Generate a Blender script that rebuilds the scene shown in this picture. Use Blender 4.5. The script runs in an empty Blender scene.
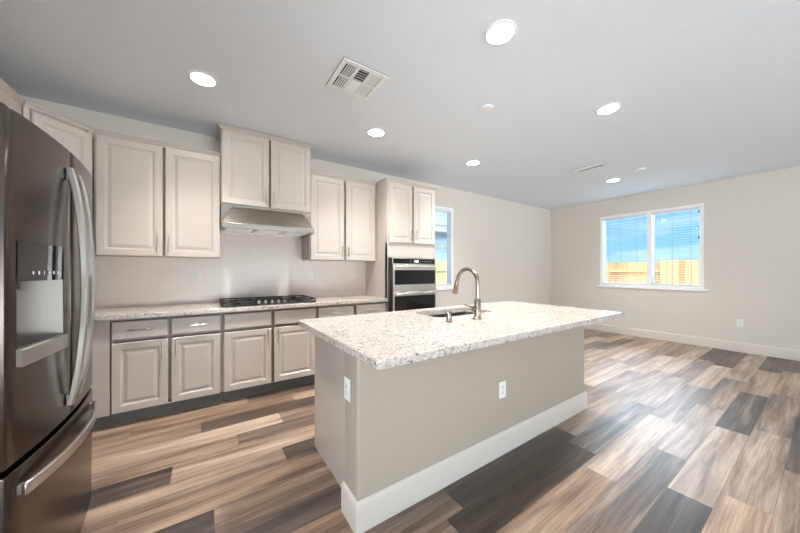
import bpy, bmesh, math, random
from mathutils import Vector, Matrix

random.seed(7)
PI = math.pi
scene = bpy.context.scene
C = scene.collection

# ------------------------------------------------------------------ camera
cam_data = bpy.data.cameras.new('camera')
cam = bpy.data.objects.new('camera', cam_data)
C.objects.link(cam)
cam.location = (0, 0, 1.2619)
cam.rotation_euler = (PI / 2, 0, -0.5916)
cam_data.sensor_width = 36
cam_data.lens = 36 * 291.08 / 800
cam_data.shift_y = 4.56 / 800
cam_data.clip_start = 0.05
scene.camera = cam

# ------------------------------------------------------------------ world, sun, added fill lamps, exposure
SKY_STRENGTH = 1.3
SKY_TOP = 4.0
world = bpy.data.worlds.new('sky')
scene.world = world
world.use_nodes = True
nt = world.node_tree
nt.nodes.clear()
out = nt.nodes.new('ShaderNodeOutputWorld')
bg = nt.nodes.new('ShaderNodeBackground')
bg.inputs['Strength'].default_value = SKY_STRENGTH
tc = nt.nodes.new('ShaderNodeTexCoord')
sep = nt.nodes.new('ShaderNodeSeparateXYZ')
ramp = nt.nodes.new('ShaderNodeValToRGB')
ramp.color_ramp.elements[0].position = 0.0
ramp.color_ramp.elements[0].color = (0.30, 0.62, 0.95, 1)
ramp.color_ramp.elements[1].position = 0.5
ramp.color_ramp.elements[1].color = (0.06, 0.30, 0.80, 1)
e = ramp.color_ramp.elements.new(0.20)
e.color = (0.10, 0.40, 0.88, 1)
mp = nt.nodes.new('ShaderNodeMapping')
mp.inputs['Scale'].default_value = (2.2, 2.2, 14)
noi = nt.nodes.new('ShaderNodeTexNoise')
noi.inputs['Scale'].default_value = 1.6
noi.inputs['Detail'].default_value = 5
noi.inputs['Distortion'].default_value = 0.6
cr = nt.nodes.new('ShaderNodeValToRGB')
cr.color_ramp.elements[0].position = 0.52
cr.color_ramp.elements[0].color = (0, 0, 0, 1)
cr.color_ramp.elements[1].position = 0.85
cr.color_ramp.elements[1].color = (0.75, 0.75, 0.75, 1)
mix = nt.nodes.new('ShaderNodeMix')
mix.data_type = 'RGBA'
mix.inputs['B'].default_value = (0.75, 0.88, 1.0, 1)
nt.links.new(tc.outputs['Generated'], sep.inputs[0])
nt.links.new(sep.outputs['Z'], ramp.inputs[0])
nt.links.new(tc.outputs['Generated'], mp.inputs[0])
nt.links.new(mp.outputs[0], noi.inputs['Vector'])
nt.links.new(noi.outputs['Fac'], cr.inputs[0])
nt.links.new(cr.outputs[0], mix.inputs['Factor'])
nt.links.new(ramp.outputs[0], mix.inputs['A'])
hi = nt.nodes.new('ShaderNodeMapRange')      # the sky gets brighter well above the horizon, around the sun
hi.interpolation_type = 'SMOOTHSTEP'
hi.inputs['From Min'].default_value = 0.30
hi.inputs['From Max'].default_value = 0.75
hi.inputs['To Min'].default_value = 1.0
hi.inputs['To Max'].default_value = SKY_TOP
sc_ = nt.nodes.new('ShaderNodeVectorMath')
sc_.operation = 'SCALE'
nt.links.new(sep.outputs['Z'], hi.inputs['Value'])
nt.links.new(mix.outputs['Result'], sc_.inputs[0])
nt.links.new(hi.outputs[0], sc_.inputs['Scale'])
nt.links.new(sc_.outputs[0], bg.inputs['Color'])
nt.links.new(bg.outputs[0], out.inputs[0])

sd = bpy.data.lights.new('sun', 'SUN')
sun = bpy.data.objects.new('sun', sd)
C.objects.link(sun)
sd.energy = 4.2
sd.angle = 0.01
sd.color = (1.0, 0.93, 0.80)
sun.rotation_euler = Vector((0.55, 0.42, -0.75)).to_track_quat('-Z', 'Y').to_euler()

P_REAR_UP, P_LEFT, P_WINDOW = 1620, 118, 1900

def area(name, loc, target, sx, sy, energy, color):
    ld = bpy.data.lights.new(name, 'AREA')
    ld.shape = 'RECTANGLE'
    ld.size, ld.size_y = sx, sy
    ld.energy = energy
    ld.color = color
    o = bpy.data.objects.new(name, ld)
    o.location = loc
    o.rotation_euler = (Vector(target) - Vector(loc)).to_track_quat('-Z', 'Y').to_euler()
    C.objects.link(o)
    return o

# added fill lamps outside glass doors that are invented in the unseen walls
# a low lamp standing in for paving, added to brighten the ceiling
area('rear_up_fill', (2.2, -7.6, 0.02), (2.2, -6.8, 2.0), 7.0, 3.2, P_REAR_UP, (0.98, 0.99, 1.0))
area('left_fill', (-1.85, -0.65, 1.10), (2.0, 0.2, 1.1), 2.3, 1.9, P_LEFT, (0.97, 0.985, 1.0))  # added lamp outside the left opening, brightening the island's left end
# added lamp standing in for bright sky outside the wide window, lighting the floor
area('window_sky_fill', (10.6, 2.4, 5.4), (4.2, 1.5, 0.0), 4.0, 3.0, P_WINDOW, (0.72, 0.88, 1.0))

CAN_STRENGTH = 75.0
SPOT_POWER = 148.0

scene.view_settings.view_transform = 'Standard'
scene.view_settings.look = 'None'
scene.view_settings.exposure = 0.20
scene.view_settings.gamma = 1.0
scene.view_settings.use_curve_mapping = False

# ------------------------------------------------------------------ materials
def lin(c):
    c = c / 255.0
    return c / 12.92 if c <= 0.04045 else ((c + 0.055) / 1.055) ** 2.4

def rgb(r, g, b):
    return (lin(r), lin(g), lin(b), 1)

def new_mat(name):
    m = bpy.data.materials.new(name)
    m.use_nodes = True
    b = m.node_tree.nodes['Principled BSDF']
    return m, m.node_tree, b

def plain(name, col, rough=0.5, metal=0.0, spec=0.5, coat=0.0):
    m, t, b = new_mat(name)
    b.inputs['Base Color'].default_value = col
    b.inputs['Roughness'].default_value = rough
    b.inputs['Metallic'].default_value = metal
    b.inputs['Specular IOR Level'].default_value = spec
    b.inputs['Coat Weight'].default_value = coat
    return m

def node(t, kind, **kw):
    n = t.nodes.new(kind)
    for k, v in kw.items():
        if k in n.inputs:
            n.inputs[k].default_value = v
        else:
            setattr(n, k, v)
    return n

def add_bump(t, b, height, strength, dist):
    bp = node(t, 'ShaderNodeBump')
    bp.inputs['Strength'].default_value = strength
    bp.inputs['Distance'].default_value = dist
    t.links.new(height, bp.inputs['Height'])
    t.links.new(bp.outputs[0], b.inputs['Normal'])

def textured_paint(name, col, scale, strength, rough=0.75, dist=0.004):
    m, t, b = new_mat(name)
    b.inputs['Base Color'].default_value = col
    b.inputs['Roughness'].default_value = rough
    b.inputs['Specular IOR Level'].default_value = 0.3
    tcn = node(t, 'ShaderNodeTexCoord')
    n = node(t, 'ShaderNodeTexNoise')
    n.inputs['Scale'].default_value = scale
    n.inputs['Detail'].default_value = 3
    t.links.new(tcn.outputs['Object'], n.inputs['Vector'])
    add_bump(t, b, n.outputs['Fac'], strength, dist)
    return m

def ramp_node(t, stops, mode='LINEAR'):
    r = t.nodes.new('ShaderNodeValToRGB')
    r.color_ramp.interpolation = mode
    els = r.color_ramp.elements
    while len(els) > 1:
        els.remove(els[-1])
    els[0].position, els[0].color = stops[0]
    for p, c in stops[1:]:
        e = els.new(p)
        e.color = c
    return r

M = {}
M['wall'] = textured_paint('wall_paint', rgb(216, 209, 200), 55, 0.25)
M['ceiling'] = textured_paint('ceiling_paint', rgb(223, 229, 234), 38, 0.4, 0.85)
M['trim'] = plain('white_trim_paint', rgb(213, 205, 195), 0.45)
M['cabinet'] = plain('greige_cabinet_paint', rgb(196, 187, 178), 0.33)
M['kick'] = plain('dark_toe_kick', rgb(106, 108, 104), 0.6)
M['nickel'] = plain('brushed_nickel', rgb(190, 186, 180), 0.3, 1.0)
M['faucet'] = plain('stainless_faucet', rgb(152, 139, 127), 0.26, 1.0)
M['plastic'] = plain('white_plastic', rgb(238, 237, 233), 0.35)
M['slot'] = plain('dark_slot', rgb(45, 44, 42), 0.5)
M['black_glass'] = plain('black_glass', rgb(18, 18, 19), 0.05, 0, 0.6)
M['black'] = plain('black_enamel', rgb(24, 23, 22), 0.35)
M['iron'] = plain('cast_iron', rgb(32, 30, 29), 0.55)
M['grey_plastic'] = plain('grey_plastic', rgb(150, 148, 145), 0.4)
M['icon'] = plain('printed_icon', rgb(225, 225, 225), 0.4)
M['case'] = plain('grey_case', rgb(82, 80, 78), 0.5)
M['vent_grey'] = plain('vent_grey', rgb(165, 164, 160), 0.8)
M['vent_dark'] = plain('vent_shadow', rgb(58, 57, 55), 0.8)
M['white_metal'] = plain('white_enamel', rgb(232, 233, 233), 0.45)
M['vinyl'] = plain('white_vinyl', rgb(246, 246, 244), 0.4)
M['blind'] = plain('white_blind', rgb(225, 226, 228), 0.45)
M['cord'] = plain('blind_cord', rgb(170, 175, 182), 0.7)
M['latch'] = plain('black_latch', rgb(25, 25, 27), 0.5)

def steel(name, col, rough, stretch):
    m, t, b = new_mat(name)
    b.inputs['Metallic'].default_value = 1.0
    b.inputs['Base Color'].default_value = col
    tcn = node(t, 'ShaderNodeTexCoord')
    mpn = node(t, 'ShaderNodeMapping')
    mpn.inputs['Scale'].default_value = stretch
    n = node(t, 'ShaderNodeTexNoise')
    n.inputs['Scale'].default_value = 1.0
    n.inputs['Detail'].default_value = 2
    mr = node(t, 'ShaderNodeMapRange')
    mr.inputs['To Min'].default_value = rough - 0.05
    mr.inputs['To Max'].default_value = rough + 0.07
    t.links.new(tcn.outputs['Object'], mpn.inputs[0])
    t.links.new(mpn.outputs[0], n.inputs['Vector'])
    t.links.new(n.outputs['Fac'], mr.inputs['Value'])
    t.links.new(mr.outputs[0], b.inputs['Roughness'])
    return m
M['steel'] = steel('brushed_steel', rgb(205, 200, 194), 0.30, (3, 60, 400))
M['dark_steel'] = plain('dark_steel', rgb(90, 83, 77), 0.25, 1.0)
M['hood_steel'] = steel('hood_steel', rgb(158, 150, 141), 0.28, (3, 60, 400))
M['oven_steel'] = steel('oven_steel', rgb(222, 219, 214), 0.34, (3, 60, 400))
M['sink_steel'] = steel('sink_steel', rgb(122, 117, 111), 0.40, (60, 60, 60))

def emit(name, col, s):
    m, t, b = new_mat(name)
    b.inputs['Base Color'].default_value = (0.9, 0.9, 0.9, 1)
    b.inputs['Emission Color'].default_value = col
    b.inputs['Emission Strength'].default_value = s
    return m
M['led'] = emit('led_lens', (1.0, 0.95, 0.89, 1), CAN_STRENGTH)
M['display'] = emit('oven_display', (0.85, 0.92, 1.0, 1), 0.6)

def glass():
    m = bpy.data.materials.new('window_glass')
    m.use_nodes = True
    t = m.node_tree
    t.nodes.clear()
    o = t.nodes.new('ShaderNodeOutputMaterial')
    tr = t.nodes.new('ShaderNodeBsdfTransparent')
    tr.inputs[0].default_value = (0.95, 0.97, 0.97, 1)
    gl = t.nodes.new('ShaderNodeBsdfGlossy')
    gl.inputs['Roughness'].default_value = 0.02
    fr = t.nodes.new('ShaderNodeFresnel')
    fr.inputs[0].default_value = 1.3
    mx = t.nodes.new('ShaderNodeMixShader')
    t.links.new(fr.outputs[0], mx.inputs[0])
    t.links.new(tr.outputs[0], mx.inputs[1])
    t.links.new(gl.outputs[0], mx.inputs[2])
    t.links.new(mx.outputs[0], o.inputs[0])
    return m
M['glass'] = glass()

def granite():
    m, t, b = new_mat('speckled_granite')
    b.inputs['Roughness'].default_value = 0.14
    b.inputs['Specular IOR Level'].default_value = 0.5
    tcn = node(t, 'ShaderNodeTexCoord')
    warp = node(t, 'ShaderNodeTexNoise')
    warp.inputs['Scale'].default_value = 45
    warp.inputs['Detail'].default_value = 2
    vm = node(t, 'ShaderNodeVectorMath', operation='MULTIPLY_ADD')
    vm.inputs[1].default_value = (0.02, 0.02, 0.02)
    t.links.new(tcn.outputs['Object'], warp.inputs['Vector'])
    t.links.new(warp.outputs['Color'], vm.inputs[0])
    t.links.new(tcn.outputs['Object'], vm.inputs[2])
    v1 = node(t, 'ShaderNodeTexVoronoi')
    v1.inputs['Scale'].default_value = 95
    v2 = node(t, 'ShaderNodeTexVoronoi')
    v2.inputs['Scale'].default_value = 230
    big = node(t, 'ShaderNodeTexNoise')
    big.inputs['Scale'].default_value = 9
    big.inputs['Detail'].default_value = 3
    t.links.new(tcn.outputs['Object'], big.inputs['Vector'])
    for v in (v1, v2):
        t.links.new(vm.outputs[0], v.inputs['Vector'])
    s1 = node(t, 'ShaderNodeSeparateColor')
    s2 = node(t, 'ShaderNodeSeparateColor')
    t.links.new(v1.outputs['Color'], s1.inputs[0])
    t.links.new(v2.outputs['Color'], s2.inputs[0])
    # the cell value is nudged by a broad noise so that dark grains gather in clusters
    ad = node(t, 'ShaderNodeMath', operation='MULTIPLY_ADD')
    ad.inputs[1].default_value = 0.6
    t.links.new(big.outputs['Fac'], ad.inputs[0])
    t.links.new(s1.outputs[0], ad.inputs[2])
    sub = node(t, 'ShaderNodeMath', operation='SUBTRACT')
    sub.inputs[1].default_value = 0.3
    t.links.new(ad.outputs[0], sub.inputs[0])
    r1 = ramp_node(t, [(0.0, rgb(212, 204, 197)), (0.34, rgb(200, 191, 184)), (0.55, rgb(186, 174, 164)),
                       (0.70, rgb(168, 156, 147)), (0.82, rgb(208, 200, 192)), (0.915, rgb(118, 109, 102)),
                       (0.975, rgb(58, 54, 51))], 'CONSTANT')
    r2 = ramp_node(t, [(0.0, rgb(212, 204, 195)), (0.42, rgb(194, 183, 173)), (0.66, rgb(174, 160, 150)),
                       (0.84, rgb(120, 112, 106)), (0.94, rgb(62, 58, 55))], 'CONSTANT')
    t.links.new(sub.outputs[0], r1.inputs[0])
    t.links.new(s2.outputs[1], r2.inputs[0])
    mx = node(t, 'ShaderNodeMix', data_type='RGBA')
    mx.inputs['Factor'].default_value = 0.42
    t.links.new(r1.outputs[0], mx.inputs['A'])
    t.links.new(r2.outputs[0], mx.inputs['B'])
    t.links.new(mx.outputs['Result'], b.inputs['Base Color'])
    return m
M['granite'] = granite()

def tile():
    m, t, b = new_mat('glossy_white_tile')
    b.inputs['Roughness'].default_value = 0.24
    b.inputs['Specular IOR Level'].default_value = 0.5
    tcn = node(t, 'ShaderNodeTexCoord')
    sp = node(t, 'ShaderNodeSeparateXYZ')
    cb = node(t, 'ShaderNodeCombineXYZ')
    br = node(t, 'ShaderNodeTexBrick')
    br.inputs['Scale'].default_value = 1.0
    br.inputs['Brick Width'].default_value = 0.152
    br.inputs['Row Height'].default_value = 0.076
    br.inputs['Mortar Size'].default_value = 0.0016
    br.inputs['Mortar Smooth'].default_value = 0.4
    br.inputs['Color1'].default_value = rgb(238, 227, 218)
    br.inputs['Color2'].default_value = rgb(235, 224, 215)
    br.inputs['Mortar'].default_value = rgb(224, 213, 204)
    t.links.new(tcn.outputs['Object'], sp.inputs[0])
    t.links.new(sp.outputs['X'], cb.inputs['X'])
    t.links.new(sp.outputs['Z'], cb.inputs['Y'])
    t.links.new(cb.outputs[0], br.inputs['Vector'])
    t.links.new(br.outputs['Color'], b.inputs['Base Color'])
    inv = node(t, 'ShaderNodeMath', operation='SUBTRACT')
    inv.inputs[0].default_value = 1.0
    t.links.new(br.outputs['Fac'], inv.inputs[1])
    add_bump(t, b, inv.outputs[0], 0.15, 0.0006)
    return m
M['tile'] = tile()

def plank_floor():
    m, t, b = new_mat('vinyl_plank_wood')
    at = node(t, 'ShaderNodeAttribute', attribute_name='plank')
    sc = node(t, 'ShaderNodeSeparateColor')
    t.links.new(at.outputs['Color'], sc.inputs[0])
    tcn = node(t, 'ShaderNodeTexCoord')
    sh = node(t, 'ShaderNodeVectorMath', operation='MULTIPLY_ADD')
    sh.inputs[1].default_value = (37, 19, 0)
    cb = node(t, 'ShaderNodeCombineXYZ')
    t.links.new(sc.outputs[1], cb.inputs['X'])
    t.links.new(sc.outputs[1], cb.inputs['Y'])
    t.links.new(cb.outputs[0], sh.inputs[0])
    t.links.new(tcn.outputs['Object'], sh.inputs[2])
    mp1 = node(t, 'ShaderNodeMapping')
    mp1.inputs['Scale'].default_value = (0.9, 12, 1)
    n1 = node(t, 'ShaderNodeTexNoise')
    n1.inputs['Scale'].default_value = 1.0
    n1.inputs['Detail'].default_value = 5
    n1.inputs['Roughness'].default_value = 0.6
    n1.inputs['Distortion'].default_value = 0.5
    mp2 = node(t, 'ShaderNodeMapping')
    mp2.inputs['Scale'].default_value = (2.6, 95, 1)
    n2 = node(t, 'ShaderNodeTexNoise')
    n2.inputs['Scale'].default_value = 1.0
    n2.inputs['Detail'].default_value = 4
    n2.inputs['Roughness'].default_value = 0.65
    for mpn, n in ((mp1, n1), (mp2, n2)):
        t.links.new(sh.outputs[0], mpn.inputs[0])
        t.links.new(mpn.outputs[0], n.inputs['Vector'])
    # tone (0 dark .. 1 light) + broad bands + fine grain -> colour
    a1 = node(t, 'ShaderNodeMath', operation='MULTIPLY_ADD')
    a1.inputs[1].default_value = 1.3
    t.links.new(n1.outputs['Fac'], a1.inputs[0])
    t.links.new(sc.outputs[0], a1.inputs[2])
    a2 = node(t, 'ShaderNodeMath', operation='MULTIPLY_ADD')
    a2.inputs[1].default_value = 0.65
    t.links.new(n2.outputs['Fac'], a2.inputs[0])
    t.links.new(a1.outputs[0], a2.inputs[2])
    a3 = node(t, 'ShaderNodeMath', operation='SUBTRACT')
    a3.inputs[1].default_value = 1.01
    t.links.new(a2.outputs[0], a3.inputs[0])
    r = ramp_node(t, [(0.0, rgb(42, 33, 28)), (0.22, rgb(70, 56, 47)), (0.42, rgb(112, 91, 77)),
                      (0.62, rgb(150, 126, 107)), (0.82, rgb(182, 158, 137)), (1.0, rgb(206, 186, 166))])
    t.links.new(a3.outputs[0], r.inputs[0])
    # some planks lean to grey
    hsv = node(t, 'ShaderNodeHueSaturation')
    t.links.new(r.outputs[0], hsv.inputs['Color'])
    t.links.new(sc.outputs[2], hsv.inputs['Saturation'])
    t.links.new(hsv.outputs[0], b.inputs['Base Color'])
    mr = node(t, 'ShaderNodeMapRange')
    mr.inputs['To Min'].default_value = 0.28
    mr.inputs['To Max'].default_value = 0.42
    t.links.new(n2.outputs['Fac'], mr.inputs['Value'])
    t.links.new(mr.outputs[0], b.inputs['Roughness'])
    b.inputs['Specular IOR Level'].default_value = 1.0
    add_bump(t, b, n2.outputs['Fac'], 0.12, 0.001)
    return m
M['floor'] = plank_floor()

def timber(name, c1, c2):
    m, t, b = new_mat(name)
    b.inputs['Roughness'].default_value = 0.8
    tcn = node(t, 'ShaderNodeTexCoord')
    oi = node(t, 'ShaderNodeObjectInfo')
    mpn = node(t, 'ShaderNodeMapping')
    mpn.inputs['Scale'].default_value = (12, 12, 1.2)
    n = node(t, 'ShaderNodeTexNoise')
    n.inputs['Scale'].default_value = 1.5
    n.inputs['Detail'].default_value = 4
    ad = node(t, 'ShaderNodeVectorMath', operation='ADD')
    t.links.new(tcn.outputs['Object'], ad.inputs[0])
    t.links.new(oi.outputs['Random'], ad.inputs[1])
    t.links.new(ad.outputs[0], mpn.inputs[0])
    t.links.new(mpn.outputs[0], n.inputs['Vector'])
    a1 = node(t, 'ShaderNodeMath', operation='MULTIPLY_ADD')
    a1.inputs[1].default_value = 0.6
    t.links.new(oi.outputs['Random'], a1.inputs[0])
    t.links.new(n.outputs['Fac'], a1.inputs[2])
    r = ramp_node(t, [(0.25, c1), (1.0, c2)])
    t.links.new(a1.outputs[0], r.inputs[0])
    t.links.new(r.outputs[0], b.inputs['Base Color'])
    return m
M['fence'] = timber('cedar_fence', rgb(150, 100, 55), rgb(205, 158, 100))
M['pale_fence'] = timber('pale_fence', rgb(190, 152, 88), rgb(222, 190, 125))
M['siding'] = plain('blue_siding', rgb(165, 184, 194), 0.8)
M['fascia'] = plain('tan_fascia', rgb(190, 180, 165), 0.7)
M['soil'] = textured_paint('bare_soil', rgb(178, 166, 148), 6, 0.5, 0.95)

def shingle():
    m, t, b = new_mat('roof_shingles')
    b.inputs['Roughness'].default_value = 0.9
    tcn = node(t, 'ShaderNodeTexCoord')
    br = node(t, 'ShaderNodeTexBrick')
    br.inputs['Scale'].default_value = 1.0
    br.inputs['Brick Width'].default_value = 0.35
    br.inputs['Row Height'].default_value = 0.2
    br.inputs['Mortar Size'].default_value = 0.012
    br.inputs['Color1'].default_value = rgb(196, 204, 200)
    br.inputs['Color2'].default_value = rgb(172, 184, 182)
    br.inputs['Mortar'].default_value = rgb(120, 132, 132)
    t.links.new(tcn.outputs['Object'], br.inputs['Vector'])
    t.links.new(br.outputs['Color'], b.inputs['Base Color'])
    return m
M['shingle'] = shingle()

# ------------------------------------------------------------------ mesh helpers
class MB:
    def __init__(self):
        self.v = []
        self.f = []

    def add(self, verts, faces, mat=None):
        k = len(self.v)
        for p in verts:
            p = Vector(p)
            self.v.append(tuple(mat @ p) if mat else tuple(p))
        self.f += [tuple(i + k for i in f) for f in faces]
        return self

    def box(self, x0, x1, y0, y1, z0, z1, mat=None):
        return self.add([(x0, y0, z0), (x1, y0, z0), (x1, y1, z0), (x0, y1, z0),
                         (x0, y0, z1), (x1, y0, z1), (x1, y1, z1), (x0, y1, z1)],
                        [(0, 3, 2, 1), (4, 5, 6, 7), (0, 1, 5, 4), (1, 2, 6, 5), (2, 3, 7, 6), (3, 0, 4, 7)], mat)

    def quad(self, a, b, c, d):
        return self.add([a, b, c, d], [(0, 1, 2, 3)])

    def loops(self, rings, cap0=True, cap1=True, closed=True):
        n = len(rings[0])
        vs = [p for r in rings for p in r]
        fs = []
        for i in range(len(rings) - 1):
            for j in range(n if closed else n - 1):
                k = (j + 1) % n
                fs.append((i * n + j, i * n + k, (i + 1) * n + k, (i + 1) * n + j))
        if cap0:
            fs.append(tuple(reversed(range(n))))
        if cap1:
            fs.append(tuple((len(rings) - 1) * n + j for j in range(n)))
        return self.add(vs, fs)

    def lathe(self, prof, c, axis='z', n=24):
        rings = []
        for r, h in prof:
            ring = []
            for j in range(n):
                a = 2 * PI * j / n
                p, q = r * math.cos(a), r * math.sin(a)
                if axis == 'z':
                    ring.append((c[0] + p, c[1] + q, c[2] + h))
                elif axis == 'y':
                    ring.append((c[0] + p, c[1] + h, c[2] - q))
                else:
                    ring.append((c[0] + h, c[1] + p, c[2] + q))
            rings.append(ring)
        return self.loops(rings)

    def tube(self, pts, rad, n=12):
        """round tube along pts; rad is one radius or one for each point"""
        pts = [Vector(p) for p in pts]
        if not isinstance(rad, (list, tuple)):
            rad = [rad] * len(pts)
        rings = []
        ref = None
        for i, p in enumerate(pts):
            d = (pts[min(i + 1, len(pts) - 1)] - pts[max(i - 1, 0)]).normalized()
            if ref is None:
                ref = d.orthogonal().normalized()
            ref = (ref - d * ref.dot(d)).normalized()
            s = d.cross(ref)
            rings.append([tuple(p + (ref * math.cos(2 * PI * j / n) + s * math.sin(2 * PI * j / n)) * rad[i]) for j in range(n)])
        return self.loops(rings)

    def strip(self, pts, side, w, th):
        """flat bar swept along pts: w wide in direction side, th thick"""
        pts = [Vector(p) for p in pts]
        side = Vector(side).normalized()
        rings = []
        for i, p in enumerate(pts):
            d = (pts[min(i + 1, len(pts) - 1)] - pts[max(i - 1, 0)]).normalized()
            nrm = d.cross(side).normalized()
            rings.append([tuple(p + side * (w / 2) * a + nrm * (th / 2) * b) for a, b in ((-1, -1), (1, -1), (1, 1), (-1, 1))])
        return self.loops(rings)

    def frame(self, x0, x1, z0, z1, profile):
        """rectangle in the xz plane, nested loops given as (inset, y); the last loop is filled"""
        rings = []
        for ins, y in profile:
            rings.append([(x0 + ins, y, z0 + ins), (x1 - ins, y, z0 + ins), (x1 - ins, y, z1 - ins), (x0 + ins, y, z1 - ins)])
        return self.loops(rings)

    def build(self, name, mat, parent=None, bevel=0.0, smooth=True, segs=2):
        me = bpy.data.meshes.new(name)
        me.from_pydata(self.v, [], self.f)
        bm = bmesh.new()
        bm.from_mesh(me)
        bmesh.ops.recalc_face_normals(bm, faces=bm.faces)
        bm.to_mesh(me)
        bm.free()
        if smooth:
            me.polygons.foreach_set('use_smooth', [True] * len(me.polygons))
            me.set_sharp_from_angle(angle=math.radians(32))
        me.materials.append(mat)
        o = bpy.data.objects.new(name, me)
        C.objects.link(o)
        if parent is not None:
            o.parent = parent
        if bevel > 0:
            md = o.modifiers.new('bevel', 'BEVEL')
            md.width = bevel
            md.segments = segs
            md.limit_method = 'ANGLE'
            md.harden_normals = False
        return o

def thing(name, label, cat, loc=(0, 0, 0), rz=0.0, group=None):
    o = bpy.data.objects.new(name, None)
    C.objects.link(o)
    o.location = loc
    o.rotation_euler = (0, 0, rz)
    o['label'] = label
    o['category'] = cat
    if group:
        o['group'] = group
    return o

def tag(o, label, cat, group=None):
    o['label'] = label
    o['category'] = cat
    if group:
        o['group'] = group
    return o

def structure(o):
    o['kind'] = 'structure'
    return o

# ------------------------------------------------------------------ room shell
XL, XR, YB, YR, H = -1.39, 6.94, 3.81, -5.6, 2.74
T = 0.14

# floor: one mesh of planks, tone and offset stored for each plank
PW, PL, Y0 = 0.184, 1.215, 0.357
# row -> (a joint's x, {n-th plank right of that joint: (tone, saturation)})
ROWS = {
    16: (-0.10, {}), 15: (0.351, {-1: (.72, 1), 0: (.40, .95), 1: (.66, 1)}),
    14: (-0.48, {-1: (.60, 1), 0: (.55, 1.05), 1: (.78, 1)}),
    13: (-0.02, {-1: (.64, 1), 0: (.24, .8), 1: (.3, .8)}),
    12: (0.547, {-1: (.78, .95), 0: (.50, .95), 1: (.6, 1)}),
    11: (0.209, {-1: (.62, 1), 0: (.48, .85), 1: (.6, 1)}),
    10: (-0.17, {-1: (.14, .9), 0: (.70, .95), 1: (.5, 1)}),
    9: (0.459, {-1: (.60, .95), 0: (.20, .9), 1: (.5, 1)}),
    8: (0.85, {-1: (.54, 1.05), -2: (.6, 1), 0: (.55, 1)}),
    7: (0.041, {-1: (.15, .95), 0: (.52, 1), 4: (.80, .9)}),
    6: (0.0 + 1.1, {-1: (.30, .9), -2: (.40, .9), 0: (.35, 1)}),
    5: (0.62 - 1.0, {0: (.55, 1.15), 1: (.5, 1.1), 2: (.6, 1)}),
    4: (1.143, {-1: (.50, 1.0), 0: (.14, 1.0), 1: (.66, 1), 2: (.62, .8), 3: (.80, .9)}),
    3: (1.02, {-1: (.5, 1), 0: (.18, 1.0), 1: (.50, .6), 2: (.66, .8), 3: (.5, .8)}),
    2: (2.04, {-1: (.56, 1.05), 0: (.74, .8), 1: (.55, .7), 2: (.80, .95), 3: (.27, 1.0)}),
    1: (1.456, {-1: (.60, 1.1), 0: (.42, .75), 1: (.62, .8), 2: (.52, .9), 3: (.72, 1)}),
    0: (2.243, {-1: (.16, .55), 0: (.68, .8), 1: (.24, .65), 2: (.62, 1), 3: (.28, 1)}),
    -1: (3.655, {-1: (.62, .75), 0: (.46, .9), 1: (.66, 1), 2: (.3, 1)}),
    -2: (3.062, {-1: (.60, .8), 0: (.24, .7), 1: (.5, .9), 2: (.4, 1)}),
    -3: (2.6, {-1: (.3, .7), 0: (.5, .9)}),
}

def build_floor():
    rnd = random.Random(11)
    vs, fs, cols = [], [], []
    g = 0.0007
    k0 = int(math.floor((YR - Y0) / PW)) - 1
    k1 = int(math.ceil((YB - Y0) / PW)) + 1
    for k in range(k0, k1):
        ya, yb = max(Y0 + k * PW, YR - .1), min(Y0 + (k + 1) * PW, YB + .1)
        if yb <= ya:
            continue
        jx, known = ROWS.get(k, (rnd.uniform(0, PL), {}))
        n = int(math.floor((XL - .1 - jx) / PL))
        while jx + n * PL < XR + .1:
            xa, xb = max(jx + n * PL, XL - .1), min(jx + (n + 1) * PL, XR + .1)
            tone = rnd.choice([.2, .3, .42, .5, .55, .6, .66, .72, .8])
            sat = rnd.choice([.8, .9, 1.0, 1.05])
            off = rnd.random()
            if n in known:
                tone, sat = known[n]
            i = len(vs)
            vs += [(xa + g, ya + g, 0), (xb - g, ya + g, 0), (xb - g, yb - g, 0), (xa + g, yb - g, 0)]
            fs.append((i, i + 1, i + 2, i + 3))
            cols.append((tone, off, sat, 1))
            n += 1
    i = len(vs)
    # the board under the planks, seen only in the joints
    vs += [(XL - .1, YR - .1, -.003), (XR + .1, YR - .1, -.003), (XR + .1, YB + .1, -.003), (XL - .1, YB + .1, -.003),
           (XL - .1, YR - .1, -.1), (XR + .1, YR - .1, -.1), (XR + .1, YB + .1, -.1), (XL - .1, YB + .1, -.1)]
    for q in ((0, 1, 2, 3), (7, 6, 5, 4), (0, 4, 5, 1), (1, 5, 6, 2), (2, 6, 7, 3), (3, 7, 4, 0)):
        fs.append(tuple(i + j for j in q))
        cols.append((0.05, 0, .8, 1))
    me = bpy.data.meshes.new('floor')
    me.from_pydata(vs, [], fs)
    at = me.color_attributes.new('plank', 'FLOAT_COLOR', 'CORNER')
    for p in me.polygons:
        for li in p.loop_indices:
            at.data[li].color = cols[p.index]
    me.materials.append(M['floor'])
    o = bpy.data.objects.new('floor', me)
    C.objects.link(o)
    return structure(o)
build_floor()

structure(MB().box(XL - T, XR + T, YR - T, YB + T, H, H + .12).build('ceiling', M['ceiling']))

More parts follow.
